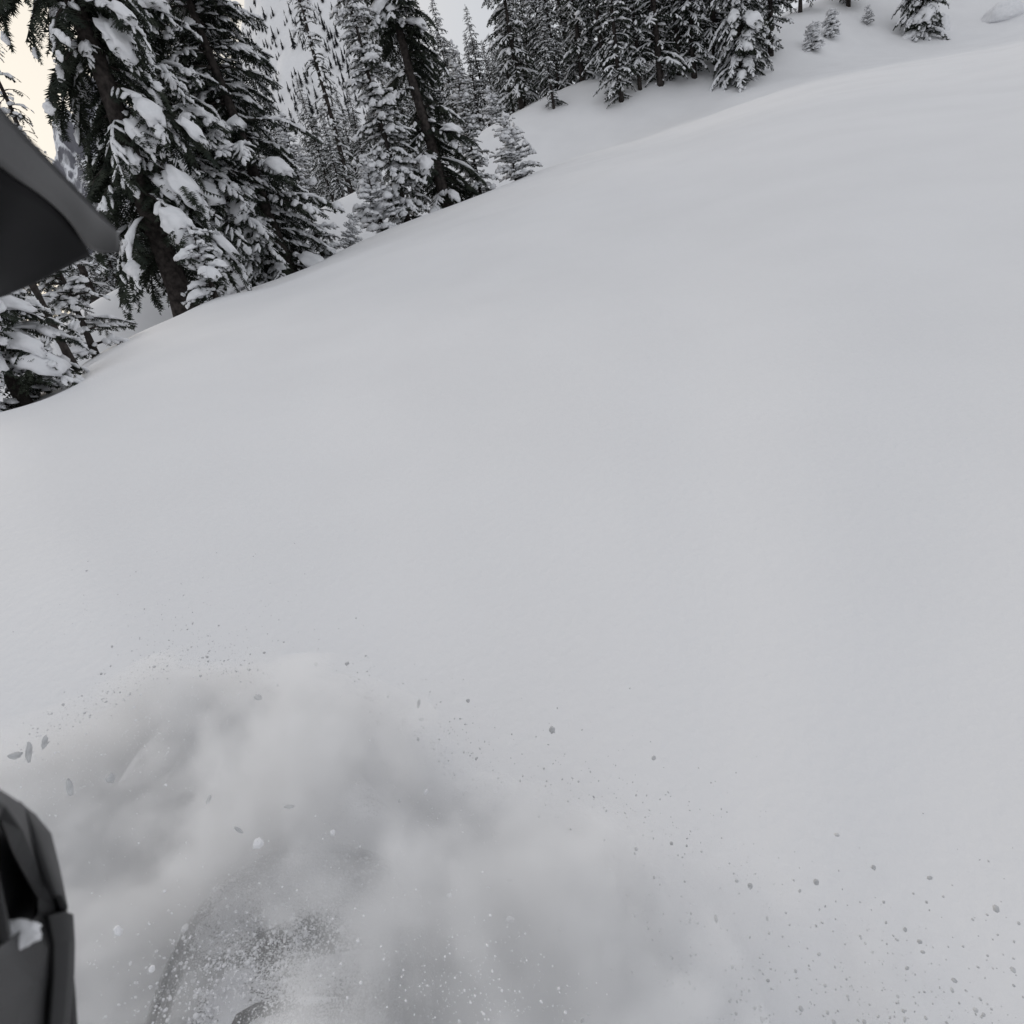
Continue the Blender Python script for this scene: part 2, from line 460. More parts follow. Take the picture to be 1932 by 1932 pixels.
# ------------------------------------------------------------------ mountains behind
def hill(name, outline, r0, r1, mat, base_el, rough, seed, nu=120, nv=60, shape=.85):
    a = []; e = []
    for px, py in outline:
        az, el = azel(px, py); a.append(az); e.append(el)
    o = np.argsort(a); a = np.array(a)[o]; e = np.array(e)[o]
    au = np.linspace(a[0], a[-1], nu); eu = np.interp(au, a, e)
    V = []
    for i in range(nu):
        for j in range(nv + 6):
            t = j / (nv - 1); tt = min(t, 1.0)
            r = r0 + (r1 - r0) * t
            el = base_el + (eu[i] - base_el) * tt ** shape
            x, y = r * math.sin(au[i]), r * math.cos(au[i])
            z = EYE + r * math.tan(el)
            if t > 1: z -= (t - 1) * (r1 - r0) * 1.2
            p = Vector((x, y, z)) / rough[1]
            nzv = mnoise.fractal(p + Vector((seed, 0, 0)), .9, 2.2, 5)
            k = rough[0] * nzv
            V.append((x - k * math.sin(au[i]), y - k * math.cos(au[i]), z + k * .6))
    n2 = nv + 6; q = []
    for i in range(nu - 1):
        for j in range(n2 - 1):
            q.append((i * n2 + j, (i + 1) * n2 + j, (i + 1) * n2 + j + 1, i * n2 + j + 1))
    V = np.array(V)
    me = np_mesh(name, V, q, mat, True, True)
    tag(link(name, me), kind='structure')
    return V.reshape(nu, n2, 3)

def rock_snow():
    m, n, l, b = new_mat('rock_and_snow')
    g = n.new('ShaderNodeNewGeometry'); sp = n.new('ShaderNodeSeparateXYZ'); l.new(g.outputs['Normal'], sp.inputs[0])
    t = n.new('ShaderNodeTexCoord'); z = n.new('ShaderNodeTexNoise'); z.inputs['Scale'].default_value = .09; z.inputs['Detail'].default_value = 8
    z.inputs['Roughness'].default_value = .7
    l.new(t.outputs['Object'], z.inputs['Vector'])
    ad = n.new('ShaderNodeMath'); ad.operation = 'ADD'; l.new(sp.outputs['Z'], ad.inputs[0]); l.new(z.outputs['Fac'], ad.inputs[1])
    r = n.new('ShaderNodeValToRGB'); r.color_ramp.elements[0].position = .50; r.color_ramp.elements[1].position = .86
    r.color_ramp.elements[0].color = (.17, .17, .19, 1); r.color_ramp.elements[1].color = (.78, .79, .82, 1)
    l.new(ad.outputs[0], r.inputs['Fac']); l.new(r.outputs['Color'], b.inputs['Base Color']); b.inputs['Roughness'].default_value = .9
    return m
M_ROCK = rock_snow()
HV = hill('hill', [(400, 260), (440, 120), (470, -80), (560, -220), (640, -160), (700, -60), (740, 10), (790, 75), (830, 120), (900, 150), (1000, 170)],
          190, 420, M_GROUND, R(-3), (5, 45), 3.0)
hill('mountain', [(60, 420), (85, 345), (97, 310), (98, 262), (112, 232), (140, 205), (170, 170), (200, 168), (240, 200), (300, 240)],
     480, 620, M_ROCK, R(2), (17, 24), 8.0, 130, 110, 1.0)

# ------------------------------------------------------------------ far trees on the hill
def far_tree(seed):
    rs = np.random.RandomState(seed); B = Batch()
    B.raw(*tube([(0, 0, -1), (0, 0, 5), (0, 0, 9.5)], [.22, .14, .02], 4))
    h = .8
    while h < 10:
        w = 1.55 * (1 - h / 10.4) ** .9 * rs.uniform(.7, 1.2) + .1
        for k in range(6):
            a = rs.rand() * 6.28; ww = w * rs.uniform(.6, 1.2); b = .35 * w
            c, s_ = math.cos(a), math.sin(a)
            B.raw([(-s_ * b, c * b, h + .55), (s_ * b, -c * b, h + .55), (c * ww, s_ * ww, h - .35)], [(0, 1, 2)])
        h += rs.uniform(.38, .62)
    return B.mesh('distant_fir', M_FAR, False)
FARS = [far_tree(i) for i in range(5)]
rs = np.random.RandomState(5)
nu, nv, _ = HV.shape
cnt = 0
while cnt < 298:
    i, j = rs.randint(8, 90), rs.randint(6, 58)
    dens = .25 + .75 * (mnoise.noise(Vector((i * .09, j * .13, 1.5))) > -.02)
    if rs.rand() > dens: continue
    p = Vector(HV[i, j]); q = p - Vector((0, 0, EYE)); dz = q.dot(F)
    ux, uy = (.5 + q.dot(RT) / dz * FOC) * 1932, (.5 - q.dot(UP) / dz * FOC) * 1932
    if not (440 < ux < 800 and -30 < uy < 300): continue
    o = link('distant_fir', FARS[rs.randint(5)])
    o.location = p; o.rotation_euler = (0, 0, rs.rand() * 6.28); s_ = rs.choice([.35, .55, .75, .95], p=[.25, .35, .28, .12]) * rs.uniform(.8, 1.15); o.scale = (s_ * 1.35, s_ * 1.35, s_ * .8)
    tag(o, 'tiny dark conifer scattered on the snowy hillside far behind the forest', 'tree', 'far trees on the hillside')
    cnt += 1

B = Batch(); cnt = 0
FA = []
for me in FARS[:2]:
    vv = np.empty(len(me.vertices) * 3, np.float32); me.vertices.foreach_get('co', vv)
    FA.append((vv.reshape(-1, 3), np.array([p.vertices[:] for p in me.polygons])))
T = [[], []]; MM = [[], []]
while cnt < 1500:
    i, j = rs.randint(2, 100), rs.randint(4, 58)
    if rs.rand() > .15 + .85 * (mnoise.noise(Vector((i * .11, j * .16, 4.5))) > .0): continue
    p = HV[i, j] + rs.normal(size=3) * [2, 2, 0]
    s_ = rs.uniform(.18, .5); w_ = cnt % 2
    T[w_].append(p); MM[w_].append(np.diag([s_ * 1.6, s_ * 1.6, s_ * .8])); cnt += 1
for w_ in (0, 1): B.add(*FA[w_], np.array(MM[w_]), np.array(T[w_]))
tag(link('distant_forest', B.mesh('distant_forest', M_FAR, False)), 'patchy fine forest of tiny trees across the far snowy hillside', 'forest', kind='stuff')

# ------------------------------------------------------------------ forest prototypes
MID = [build_tree(40 + i, 11 + i * .6, 1.9 + .2 * (i % 2), .17, z0=.5 + .3 * i, gap=.46, per=6, tsp=.17, tlen=.48, snow=.72, sw=.095, hi=False, skip=.12, power=.75) for i in range(4)]
SPIRE = [build_tree(60 + i, 12, 1.0, .14, z0=.8, gap=.42, per=5, tsp=.18, tlen=.36, snow=.5, sw=.1, hi=False, skip=.15, power=.45, e1=-60) for i in range(2)]
YOUNG = [build_tree(70 + i, 2.6, 1.0, .05, z0=.12, gap=.24, per=6, e0=18, e1=-10, tsp=.13, tlen=.36, snow=.85, sw=.17, hi=True, skip=.1, power=.65, hangz=.15) for i in range(3)]
DOME = [build_tree(80 + i, 1.9, .5, .05, z0=.05, gap=.16, per=6, e0=10, e1=-50, tsp=.1, tlen=.26, snow=1, sw=.16, hi=True, skip=.05, power=.5, hangz=.4, pillows=9, pillow_size=.3, face=-1.6) for i in range(2)]

def snag(seed, H):
    rs = np.random.RandomState(seed); B = Batch()
    B.raw(*tube([(0, 0, -1), (.1, 0, H * .4), (0, .1, H * .75), (.15, .1, H)], [.13, .1, .06, .01], 6))
    for k in range(60):
        h = rs.uniform(.25, .98) * H; a = rs.rand() * 6.28; L = rs.uniform(.6, 2.2) * (1.2 - h / H)
        c = np.array([math.cos(a), math.sin(a), 0]); p = np.array([0, 0, h])
        B.raw(*tube([p, p + c * L * .5 + [0, 0, L * .2], p + c * L * .8 + [0, 0, L * .7]], [.04, .03, .008], 3))
    return {'trunk': [B.mesh('trunk', M_BARK)]}
SNAG = [snag(3, 8.5), snag(4, 8)]

NTH = 'first second third fourth fifth sixth seventh eighth ninth tenth eleventh twelfth thirteenth fourteenth fifteenth sixteenth seventeenth'.split()
def forest(spec, protos, group, label, name='fir_tree'):
    base = label
    for k, (px, py, r, sc) in enumerate(spec):
        p = spot(px, py, r)
        if '%s' in base: label = base % NTH[k]
        plant(name, protos[k % len(protos)], p, label, 'tree', group, rz=k * 2.4, sc=sc, tilt=(R(2 * math.sin(k * 3.1)), R(2 * math.cos(k * 1.7))))

rs = np.random.RandomState(11)
G = 'firs of the thick forest behind the big trees'
L_ = 'snow dusted fir in the thick forest behind the big centre trees'
forest([(px, 360, rs.uniform(44, 58), rs.uniform(.45, .66)) for px in np.linspace(490, 700, 12)], MID, G, 'snowy fir, %s from left in the front row behind the middle fir')
forest([(px, 340, rs.uniform(62, 92), rs.uniform(.55, .8)) for px in np.linspace(470, 720, 16)], MID[::-1], G, L_)
forest([(px, 330, rs.uniform(48, 70), rs.uniform(.62, .85)) for px in np.linspace(770, 900, 9)], MID, G, L_)
forest([(px, 300, rs.uniform(26, 36), rs.uniform(.8, 1.05)) for px in np.linspace(330, 470, 6)], MID, 'firs behind the layered fir', 'dark snowy fir filling the gap behind the broad layered fir')
G = 'firs behind the old tree on the left'; L_ = 'snow dusted fir in the gap behind the old leaning fir'
forest([(px, 560, rs.uniform(29, 40), rs.uniform(.30, .42)) for px in np.linspace(-60, 190, 9)], MID, G, L_)
forest([(px, 560, rs.uniform(30, 40), rs.uniform(.35, .5)) for px in np.linspace(215, 330, 7)], MID, G, L_)
G = 'firs along the upper edge of the snowfield'; L_ = 'snow dusted fir in the forest above the upper snowfield'
forest([(px, 130 - (px - 1000) * .2, rs.uniform(56, 66), rs.uniform(.75, 1.05)) for px in np.linspace(955, 1330, 17)], MID, G, 'snowy fir, %s from left, front row of the forest above the upper snowfield')
forest([(px, 130 - (px - 1000) * .2, rs.uniform(70, 95), rs.uniform(.75, 1.05)) for px in np.linspace(930, 1450, 20)], MID[::-1], G, L_)
forest([(px, 200, rs.uniform(60, 80), rs.uniform(.6, .8)) for px in np.linspace(850, 950, 7)], MID[::-1], G, L_)

# ------------------------------------------------------------------ single trees
p = at('old')
plant('old_fir', build_tree(1, 14.5, 2.3, .27, z0=1.5, gap=.36, per=7, e0=-16, e1=-84, tsp=.08, tlen=.42, snow=.52, sw=.085, skip=.12, open_face=TO_CAM(p) - .25, power=.4,
      bend=(-.2, .3), curve=.25, wind=R(-50), hangz=.9, pillows=26, pillow_size=.38, face=TO_CAM(p) + .7),
      p, 'old leaning fir with dark hanging boughs and a thick trunk beside a snow domed sapling')
p = at('layered')
plant('layered_fir', build_tree(2, 12.5, 2.6, .20, z0=.5, gap=.36, per=7, e0=-10, e1=-50, open_face=TO_CAM(p) + .45, tsp=.08, tlen=.44, snow=.74, sw=.085, skip=.06, power=.5,
      bend=(-.7, .3), hangz=.55, pillows=16, pillow_size=.42, face=TO_CAM(p)),
      p, 'broad fir with dense layered snowy boughs between the old leaning fir and the forest')
p = at('tall_mid')
plant('tall_fir', build_tree(3, 14, 2.2, .2, z0=.5, gap=.38, per=7, e1=-60, tsp=.09, tlen=.44, snow=.7, sw=.085, skip=.08, power=.5, hangz=.6, bend=(-.5, 0), pillows=10, pillow_size=.4, face=TO_CAM(p)),
      p, 'tall snowy fir standing right behind the broad layered fir')
p = at('dome_sapling')
plant('fir_sapling', build_tree(4, 1.5, .55, .05, z0=.1, gap=.2, per=6, e0=10, e1=-40, tsp=.08, tlen=.22, snow=.8, sw=.1, power=.5, pillows=9, pillow_size=.3, face=TO_CAM(p)),
      p, 'small fir sapling buried under round snow domes at the foot of the old leaning fir')
p = at('centre')
plant('centre_fir', build_tree(5, 13.5, 2.2, .24, z0=.3, gap=.40, per=6, e0=-12, e1=-64, tsp=.09, tlen=.46, snow=.56, sw=.09, skip=.12, power=.5, open_face=TO_CAM(p) + .3,
      bend=(-.9, 0), hangz=.65, wind=R(-120), pillows=16, pillow_size=.42, face=TO_CAM(p)),
      p, 'big dark fir in the middle with a bare black trunk and heavy snow pillows')
p = at('ladder')
plant('ladder_fir', build_tree(6, 9.3, 1.35, .12, z0=.3, gap=.32, per=6, e0=0, e1=-44, tsp=.09, tlen=.36, snow=.85, sw=.1, skip=.06, power=.6, hangz=.45, bend=(-.3, 0), pillows=6, pillow_size=.33, face=TO_CAM(p)),
      p, 'narrow fir with ladder like snowy branches leaning against the left of the big middle fir')
plant('spire_fir', SPIRE[0], spot(662, 360, 46), 'slim dark spire fir rising alone against the far snowy hillside', sc=1.35)
plant('young_fir', build_tree(7, 5.6, .95, .07, z0=.15, gap=.26, per=6, e0=8, e1=-30, tsp=.1, tlen=.34, snow=.8, sw=.1, power=.7, hangz=.25),
      spot(905, 362, 28.5), 'medium fir with bottle brush branches just right of the big middle fir')
plant('young_fir', YOUNG[0], at('bush_right'), 'small stubby pine standing alone on the crest right of the big middle fir', sc=.95)
plant('young_fir', YOUNG[1], spot(722, 432, 25.2), 'spindly young pine with knobbly snow tufts on the crest left of the big middle fir', sc=1.0)
plant('young_fir', YOUNG[2], spot(655, 455, 23.5), 'tiny pine shoot bending out of the crest between layered fir and middle fir', sc=.45, tilt=(0, R(25)))
plant('young_fir', build_tree(8, 4.6, 1.0, .07, z0=.15, gap=.28, per=6, e0=5, e1=-35, tsp=.1, tlen=.32, snow=.8, sw=.1, power=.7),
      spot(607, 480, 23.4), 'young snowy fir right of the broad layered fir on the crest')
# left foreground
p = at('pillow_bush')
plant('pillow_fir', build_tree(9, 2.4, 1.1, .07, z0=.15, gap=.22, per=7, e0=0, e1=-55, tsp=.07, tlen=.28, snow=.75, sw=.07, power=.6, pillows=16, pillow_size=.30, face=TO_CAM(p)),
      p, 'squat fir smothered in big snow pillows at the left edge below the helmet peak')
p = at('slim')
plant('slim_trunk_tree', build_tree(10, 6, .7, .06, z0=2.0, gap=.5, per=4, tsp=.14, tlen=.3, snow=.6, sw=.08, skip=.3, bend=(-.2, 0), trunk_snow=(R(200), .5)),
      p, 'slim bare trunk with a strip of snow plastered down its left side')
p = at('edge_fir')
plant('edge_fir', build_tree(12, 2.3, .75, .05, z0=.15, gap=.22, per=6, e0=10, e1=-35, tsp=.08, tlen=.27, snow=.8, sw=.075, power=.6, pillows=4, pillow_size=.25, face=TO_CAM(p)),
      p, 'young fir with splayed snowy branches just right of the slim bare trunk')
plant('snag_top_fir', SPIRE[1], spot(178, 560, 30), 'thin ragged spire sticking up into the cream sky above the helmet peak', sc=1.0)
# right hand ridge
p = on_slope(1400, 152, 36, 50)
BIGR = build_tree(13, 13, 2.7, .24, z0=.2, gap=.38, per=8, e1=-60, tsp=.12, tlen=.48, snow=.75, sw=.11, power=.6, hangz=.6, pillows=14, pillow_size=.6, face=TO_CAM(p))
plant('ridge_fir', BIGR, p, 'big snowy fir in a hollow at the right end of the tree row')
for px, py, r0, r1, sc, pr, lb in [
    (1172, 190, 34, 56, 1.0, 0, 'slim drooping fir lowest on the slope, leftmost of the right hand tree row'),
    (1246, 160, 36, 56, 1.3, 1, 'dark trunked fir second from left in the right hand tree row'),
    (1310, 146, 36, 56, 1.05, 2, 'bushy fir with low snowy branches left of the big fir in the hollow'),
    (1350, 120, 38, 58, 1.3, 3, 'fir half hidden behind the big fir in the hollow'),
    (1455, 105, 38, 58, 1.0, 1, 'fir behind the right side of the big fir in the hollow'),
    (985, 205, 42, 56, 1.2, 2, 'fir with a dark bare lower trunk at the foot of the upper forest'),
    (1045, 205, 40, 54, .55, 1, 'short drooping snowy fir standing out lowest below the upper forest'),
    (1100, 152, 42, 58, 1.15, 0, 'fir at the right corner of the upper forest edge'),
    (1208, 168, 36, 56, .85, 3, 'short full fir wedged between the drooping fir and the dark trunked fir'),
    (1282, 140, 36, 58, 1.2, 0, 'tall fir rising behind the bushy fir in the right hand tree row'),
    (1140, 142, 40, 58, 1.1, 1, 'fir bridging the upper forest and the right hand tree row'),
    (1510, 22, 45, 66, .95, 3, 'distant fir cut by the top edge just right of the big fir in the hollow'),
    (1600, 12, 45, 72, .95, 1, 'fir skirt hanging into the very top edge left of the half buried fir')]:
    plant('fir_tree', MID[pr], on_slope(px, py, r0, r1), lb, sc=sc, rz=px * .37)
plant('young_fir', YOUNG[0], on_slope(932, 232, 40, 54), 'tiny fir at the left end of the upper snowfield', sc=.9)
plant('dead_tree', SNAG[0], spot(872, 150, 72), 'bare twiggy dead tree against the grey sky at the top middle', sc=1.0)
plant('dead_tree', SNAG[1], spot(925, 150, 78), 'second bare dead tree beside the grey sky gap, nearer the forest', sc=1.15, rz=2)
o = plant('fir_sapling', DOME[0], on_slope(1534, 94, 36, 62), 'left one of the two little snow covered saplings on the open slope', sc=.85); o.scale = (1.25, 1.25, .85)
o = plant('fir_sapling', DOME[1], on_slope(1567, 70, 38, 64), 'right one of the two little snow capped saplings on the open slope', sc=.9); o.scale = (1.25, 1.25, .85)
plant('fir_sapling', YOUNG[0], on_slope(1636, 46, 40, 66), 'lone dead looking tuft poking out of the snow at the upper right', sc=.45)
p = on_slope(1735, 66, 38, 66)
plant('buried_fir', build_tree(15, 8, 2.0, .2, z0=.1, gap=.3, per=6, e0=0, e1=-65, tsp=.11, tlen=.42, snow=.55, sw=.12, power=.4, hangz=.7, pillows=8, pillow_size=.6, face=TO_CAM(p)),
      p, 'half buried dark fir with snow humps at the upper right top edge')
def snow_mound(px, py, r0, r1, size, seed, label):
    p = on_slope(px, py, r0, r1)
    v, f = lumpy(4, size, seed, .22, .1, 1.2, .6)
    o = link('snow_mound', np_mesh('snow_mound', v, f, M_SNOW)); o.location = p
    tag(o, label, 'snow mound')
snow_mound(1775, 55, 38, 66, (.6, .5, 1.0), 1.0, 'upright snow hump leaning on the right of the half buried fir')
snow_mound(1722, 70, 38, 66, (.9, .6, .42), 2.0, 'low snow hump at the foot of the half buried fir')
snow_mound(1895, 30, 38, 70, (1.6, 1.0, .9), 3.0, 'rounded snow hump with two lobes at the far upper right corner')

# ------------------------------------------------------------------ helmet (the camera is clamped to its right cheek)
MH = Matrix.Translation((0, 0, EYE)) @ CAMROT.to_4x4()
helmet = empty('helmet'); helmet.matrix_world = MH
tag(helmet, 'black full face snow helmet seen from its right cheek, with peak and vented chin bar', 'helmet')
def hp(px, py, d): return Vector(((px / 1932 - .5) / FOC * d, (.5 - py / 1932) / FOC * d, -d))
def grid_mesh(name, rows, mat, parent, thick=.003, sub=2, bevel=0):
    bm = bmesh.new(); g = [[bm.verts.new(p) for p in r] for r in rows]
    for i in range(len(g) - 1):
        for j in range(len(g[0]) - 1):
            try: bm.faces.new((g[i][j], g[i][j + 1], g[i + 1][j + 1], g[i + 1][j]))
            except ValueError: pass
    o = link(name, bm_mesh(name, bm, mat), parent)
    if sub:
        m = o.modifiers.new('sub', 'SUBSURF'); m.levels = sub; m.render_levels = sub; m.boundary_smooth = 'PRESERVE_CORNERS'
    if thick:
        m = o.modifiers.new('solid', 'SOLIDIFY'); m.thickness = thick; m.offset = 0
    if bevel:
        m = o.modifiers.new('bev', 'BEVEL'); m.width = bevel; m.segments = 2; m.limit_method = 'ANGLE'; m.angle_limit = R(20)
    return o
peak = [
    [hp(-420, -260, .10), hp(0, 222, .165), hp(60, 281, .18), hp(120, 344, .20), hp(160, 384, .214), hp(190, 413, .228), hp(216, 439, .238)],
    [hp(-420, -150, .10), hp(0, 268, .163), hp(56, 318, .178), hp(114, 370, .198), hp(155, 411, .212), hp(187, 442, .228), hp(221, 457, .240)],
    [hp(-420, -60, .10), hp(0, 322, .164), hp(52, 350, .179), hp(108, 390, .199), hp(146, 434, .218), hp(163, 474, .232), hp(223, 474, .241)],
]
pk = grid_mesh('peak', peak, M_SHEEN, helmet, .003, 2)
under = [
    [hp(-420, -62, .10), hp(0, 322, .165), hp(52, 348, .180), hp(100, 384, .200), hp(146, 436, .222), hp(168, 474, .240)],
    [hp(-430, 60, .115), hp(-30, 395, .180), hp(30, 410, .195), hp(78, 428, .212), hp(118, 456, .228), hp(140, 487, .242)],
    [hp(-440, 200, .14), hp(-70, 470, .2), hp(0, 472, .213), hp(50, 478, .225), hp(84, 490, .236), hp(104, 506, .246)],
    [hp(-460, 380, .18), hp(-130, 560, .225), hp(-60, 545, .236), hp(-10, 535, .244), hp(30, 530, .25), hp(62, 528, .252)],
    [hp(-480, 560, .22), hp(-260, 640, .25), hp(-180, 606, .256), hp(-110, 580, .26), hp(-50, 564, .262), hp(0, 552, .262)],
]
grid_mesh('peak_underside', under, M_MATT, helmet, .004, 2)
crown_ = [
    [hp(-420, -260, .10), hp(0, 222, .166), hp(60, 281, .181), hp(120, 344, .201), hp(175, 400, .221), hp(216, 440, .239)],
    [hp(-620, -200, .16), hp(-260, 150, .20), hp(-170, 210, .21), hp(-90, 275, .225), hp(-20, 340, .24), hp(20, 400, .252)],
    [hp(-900, 100, .22), hp(-520, 260, .25), hp(-430, 320, .255), hp(-350, 380, .26), hp(-260, 440, .265), hp(-200, 520, .268)],
]
grid_mesh('peak_top', crown_, M_PLASTIC2, helmet, .004, 2)

# chin bar: outer skin with the vent cut out of it, a facet, a lower panel, grille and packed snow
hole = [(-60, 1500), (0, 1540), (28, 1605), (52, 1650), (74, 1690), (75, 1708), (69, 1730), (46, 1752), (20, 1775), (-20, 1800), (-70, 1790), (-90, 1640)]
outer = [(-80, 1450), (0, 1497), (41, 1523), (66, 1590), (100, 1670), (121, 1719), (127, 1760), (126, 1830), (110, 1935), (-40, 2040), (-260, 1980), (-260, 1600)]
def cd(px, py): return .142 + (px + 20) * .00040 + (py - 1500) * .000018
def ring(pts, f=1.0, dd=0.0): return [hp(x, y, cd(x, y) + dd) for x, y in pts]
mid = [((a[0] + b[0]) / 2, (a[1] + b[1]) / 2) for a, b in zip(hole, outer)]
def closed_rows(rows, name, mat, thick, sub):
    return grid_mesh(name, [r + [r[0]] for r in rows], mat, helmet, thick, sub)
bm = bmesh.new()
rows = [ring(hole, 1, .010), ring(hole), ring(mid, 1, -.004), ring(outer)]
gv = [[bm.verts.new(p) for p in r] for r in rows]; n_ = len(hole)
for i in range(3):
    for j in range(n_):
        bm.faces.new((gv[i][j], gv[i][(j + 1) % n_], gv[i + 1][(j + 1) % n_], gv[i + 1][j]))
o = link('chin_bar', bm_mesh('chin_bar', bm, M_PLASTIC2), helmet)
m = o.modifiers.new('solid', 'SOLIDIFY'); m.thickness = .002; m.offset = 0
for p_ in o.data.polygons: p_.use_smooth = False
m = o.modifiers.new('bev', 'BEVEL'); m.width = .0006; m.segments = 2; m.limit_method = 'ANGLE'; m.angle_limit = R(12)
# raised front facet wrapping round to the far side
fac = [
    [hp(30, 1512, .163), hp(42, 1523, .168), hp(58, 1537, .174), hp(60, 1560, .20), hp(-100, 1560, .25)],
    [hp(52, 1560, .169), hp(64, 1572, .172), hp(91, 1577, .182), hp(92, 1592, .21), hp(-90, 1640, .26)],
    [hp(76, 1626, .174), hp(88, 1632, .178), hp(106, 1640, .187), hp(106, 1655, .215), hp(-90, 1720, .265)],
    [hp(100, 1690, .181), hp(112, 1694, .186), hp(122, 1718, .191), hp(121, 1725, .218), hp(-90, 1800, .265)],
]
grid_mesh('chin_facet', fac, M_PLASTIC, helmet, .002, 0, .0005)
low = [
    [hp(88, 1726, .184), hp(118, 1719, .190), hp(132, 1724, .194), hp(132, 1740, .215), hp(-80, 1800, .262)],
    [hp(98, 1780, .187), hp(124, 1776, .192), hp(135, 1780, .196), hp(134, 1790, .218), hp(-80, 1860, .262)],
    [hp(98, 1840, .187), hp(122, 1836, .191), hp(134, 1838, .195), hp(133, 1845, .218), hp(-80, 1920, .262)],
    [hp(90, 1960, .184), hp(112, 1955, .188), hp(124, 1955, .192), hp(122, 1960, .214), hp(-90, 2030, .255)],
]
grid_mesh('chin_panel', low, M_PLASTIC2, helmet, .002, 0, .0005)
trim = [[hp(126, 1834, .1955), hp(134, 1832, .197)], [hp(128, 1880, .1955), hp(138, 1880, .198)], [hp(126, 1960, .194), hp(142, 1960, .198)]]
grid_mesh('lower_trim', trim, M_PLASTIC2, helmet, .002, 1)
backing = [ring([(-140, 1480), (20, 1520), (90, 1640)], 1, .022), ring([(-140, 1640), (20, 1660), (95, 1720)], 1, .024), ring([(-140, 1840), (0, 1830), (90, 1780)], 1, .022)]
grid_mesh('vent_grille', backing, M_VENT, helmet, .001, 1)
for k in (1,):
    x0 = -70 + 42 * k
    a, b = hp(x0 - 28, 1510 + 22 * k, cd(x0, 1560) + .014), hp(x0 + 26, 1790 - 14 * k, cd(x0, 1750) + .014)
    B = Batch(); B.raw(*tube([a, (a + b) / 2, b], [.0028, .0030, .0028], 6))
    link('vent_slat', B.mesh('vent_slat', M_VENT), helmet)
v, f = lumpy(4, (.0095, .0034, .004), 9.0, .25, .05, 1.3, 1.0)
o = link('packed_snow', np_mesh('packed_snow', v, f, M_SNOW), helmet); o.location = hp(14, 1766, cd(18, 1766) + .008)
# shell behind, outside the picture
bm = bmesh.new(); bmesh.ops.create_uvsphere(bm, u_segments=32, v_segments=20, radius=1)
bmesh.ops.delete(bm, geom=[v for v in bm.verts if v.co.z < -.35 and -.75 < v.co.y < .35], context='VERTS')
o = link('shell', bm_mesh('shell', bm, M_PLASTIC2), helmet); o.scale = (.125, .15, .15); o.location = (-.255, .035, .05)

# ------------------------------------------------------------------ snowmobile
ST = empty('snowmobile', (-.86, .93, 0)); ST.rotation_euler = (R(4), R(20), R(8))
tag(ST, 'dark snowmobile nose and dash dusted with snow, half lost in the powder cloud', 'snowmobile')
YS = np.array([-.55, -.30, -.10, .08, .20, .30, .38, .50, .64, .76])
WS = np.array([.24, .27, .28, .275, .265, .245, .215, .17, .12, .05])
ZS = np.array([.70, .68, .67, .655, .635, .60, .555, .48, .38, .30])
def hood_pt(y, t):               # t in -1..1 across
    w = np.interp(y, YS, WS); z = np.interp(y, YS, ZS)
    x = w * math.sin(t * math.pi / 2 * .98) * (1.0)
    zz = z - .34 * (abs(t) ** 3.2) - .015 * t * t
    return (x, y, zz)
rows = [[hood_pt(y, t) for t in np.linspace(-1, 1, 25)] for y in np.linspace(-.30, .76, 30)]
hood_me = grid_mesh('hood', rows, None, ST, .004, 1)

def snow_dusted(name, dark, cover_scale, cover, speck_scale, speck):
    m, n, l, b = new_mat(name)
    t = n.new('ShaderNodeTexCoord')
    z1 = n.new('ShaderNodeTexNoise'); z1.inputs['Scale'].default_value = cover_scale; z1.inputs['Detail'].default_value = 3
    z2 = n.new('ShaderNodeTexNoise'); z2.inputs['Scale'].default_value = speck_scale; z2.inputs['Detail'].default_value = 2
    for z in (z1, z2): l.new(t.outputs['Object'], z.inputs['Vector'])
    a = n.new('ShaderNodeMath'); a.operation = 'MULTIPLY_ADD'; l.new(z1.outputs['Fac'], a.inputs[0]); a.inputs[1].default_value = 1.5; a.inputs[2].default_value = cover
    c = n.new('ShaderNodeMath'); c.operation = 'ADD'; l.new(a.outputs[0], c.inputs[0]); l.new(z2.outputs['Fac'], c.inputs[1])
    r = n.new('ShaderNodeMapRange'); r.inputs['From Min'].default_value = 1.05 - speck; r.inputs['From Max'].default_value = 1.05 + speck
    l.new(c.outputs[0], r.inputs['Value'])
    mx = n.new('ShaderNodeMix'); mx.data_type = 'RGBA'; l.new(r.outputs['Result'], mx.inputs['Factor'])
    mx.inputs[6].default_value = (*dark, 1); mx.inputs[7].default_value = (.80, .80, .82, 1)
    l.new(mx.outputs[2], b.inputs['Base Color']); b.inputs['Roughness'].default_value = .7
    bp = n.new('ShaderNodeBump'); bp.inputs['Strength'].default_value = .5; bp.inputs['Distance'].default_value = .004
    l.new(r.outputs['Result'], bp.inputs['Height']); l.new(bp.outputs['Normal'], b.inputs['Normal'])
    return m
M_HOOD = snow_dusted('snowy_hood_plastic', (.02, .02, .022), 5.5, .06, 200, .10)
M_RIM = snow_dusted('snowy_black_plastic', (.010, .010, .012), 9, -.24, 300, .05)
M_PAD = snow_dusted('snowy_pad', (.02, .02, .022), 7, -.17, 300, .06)
hood_me.data.materials.clear(); hood_me.data.materials.append(M_HOOD)

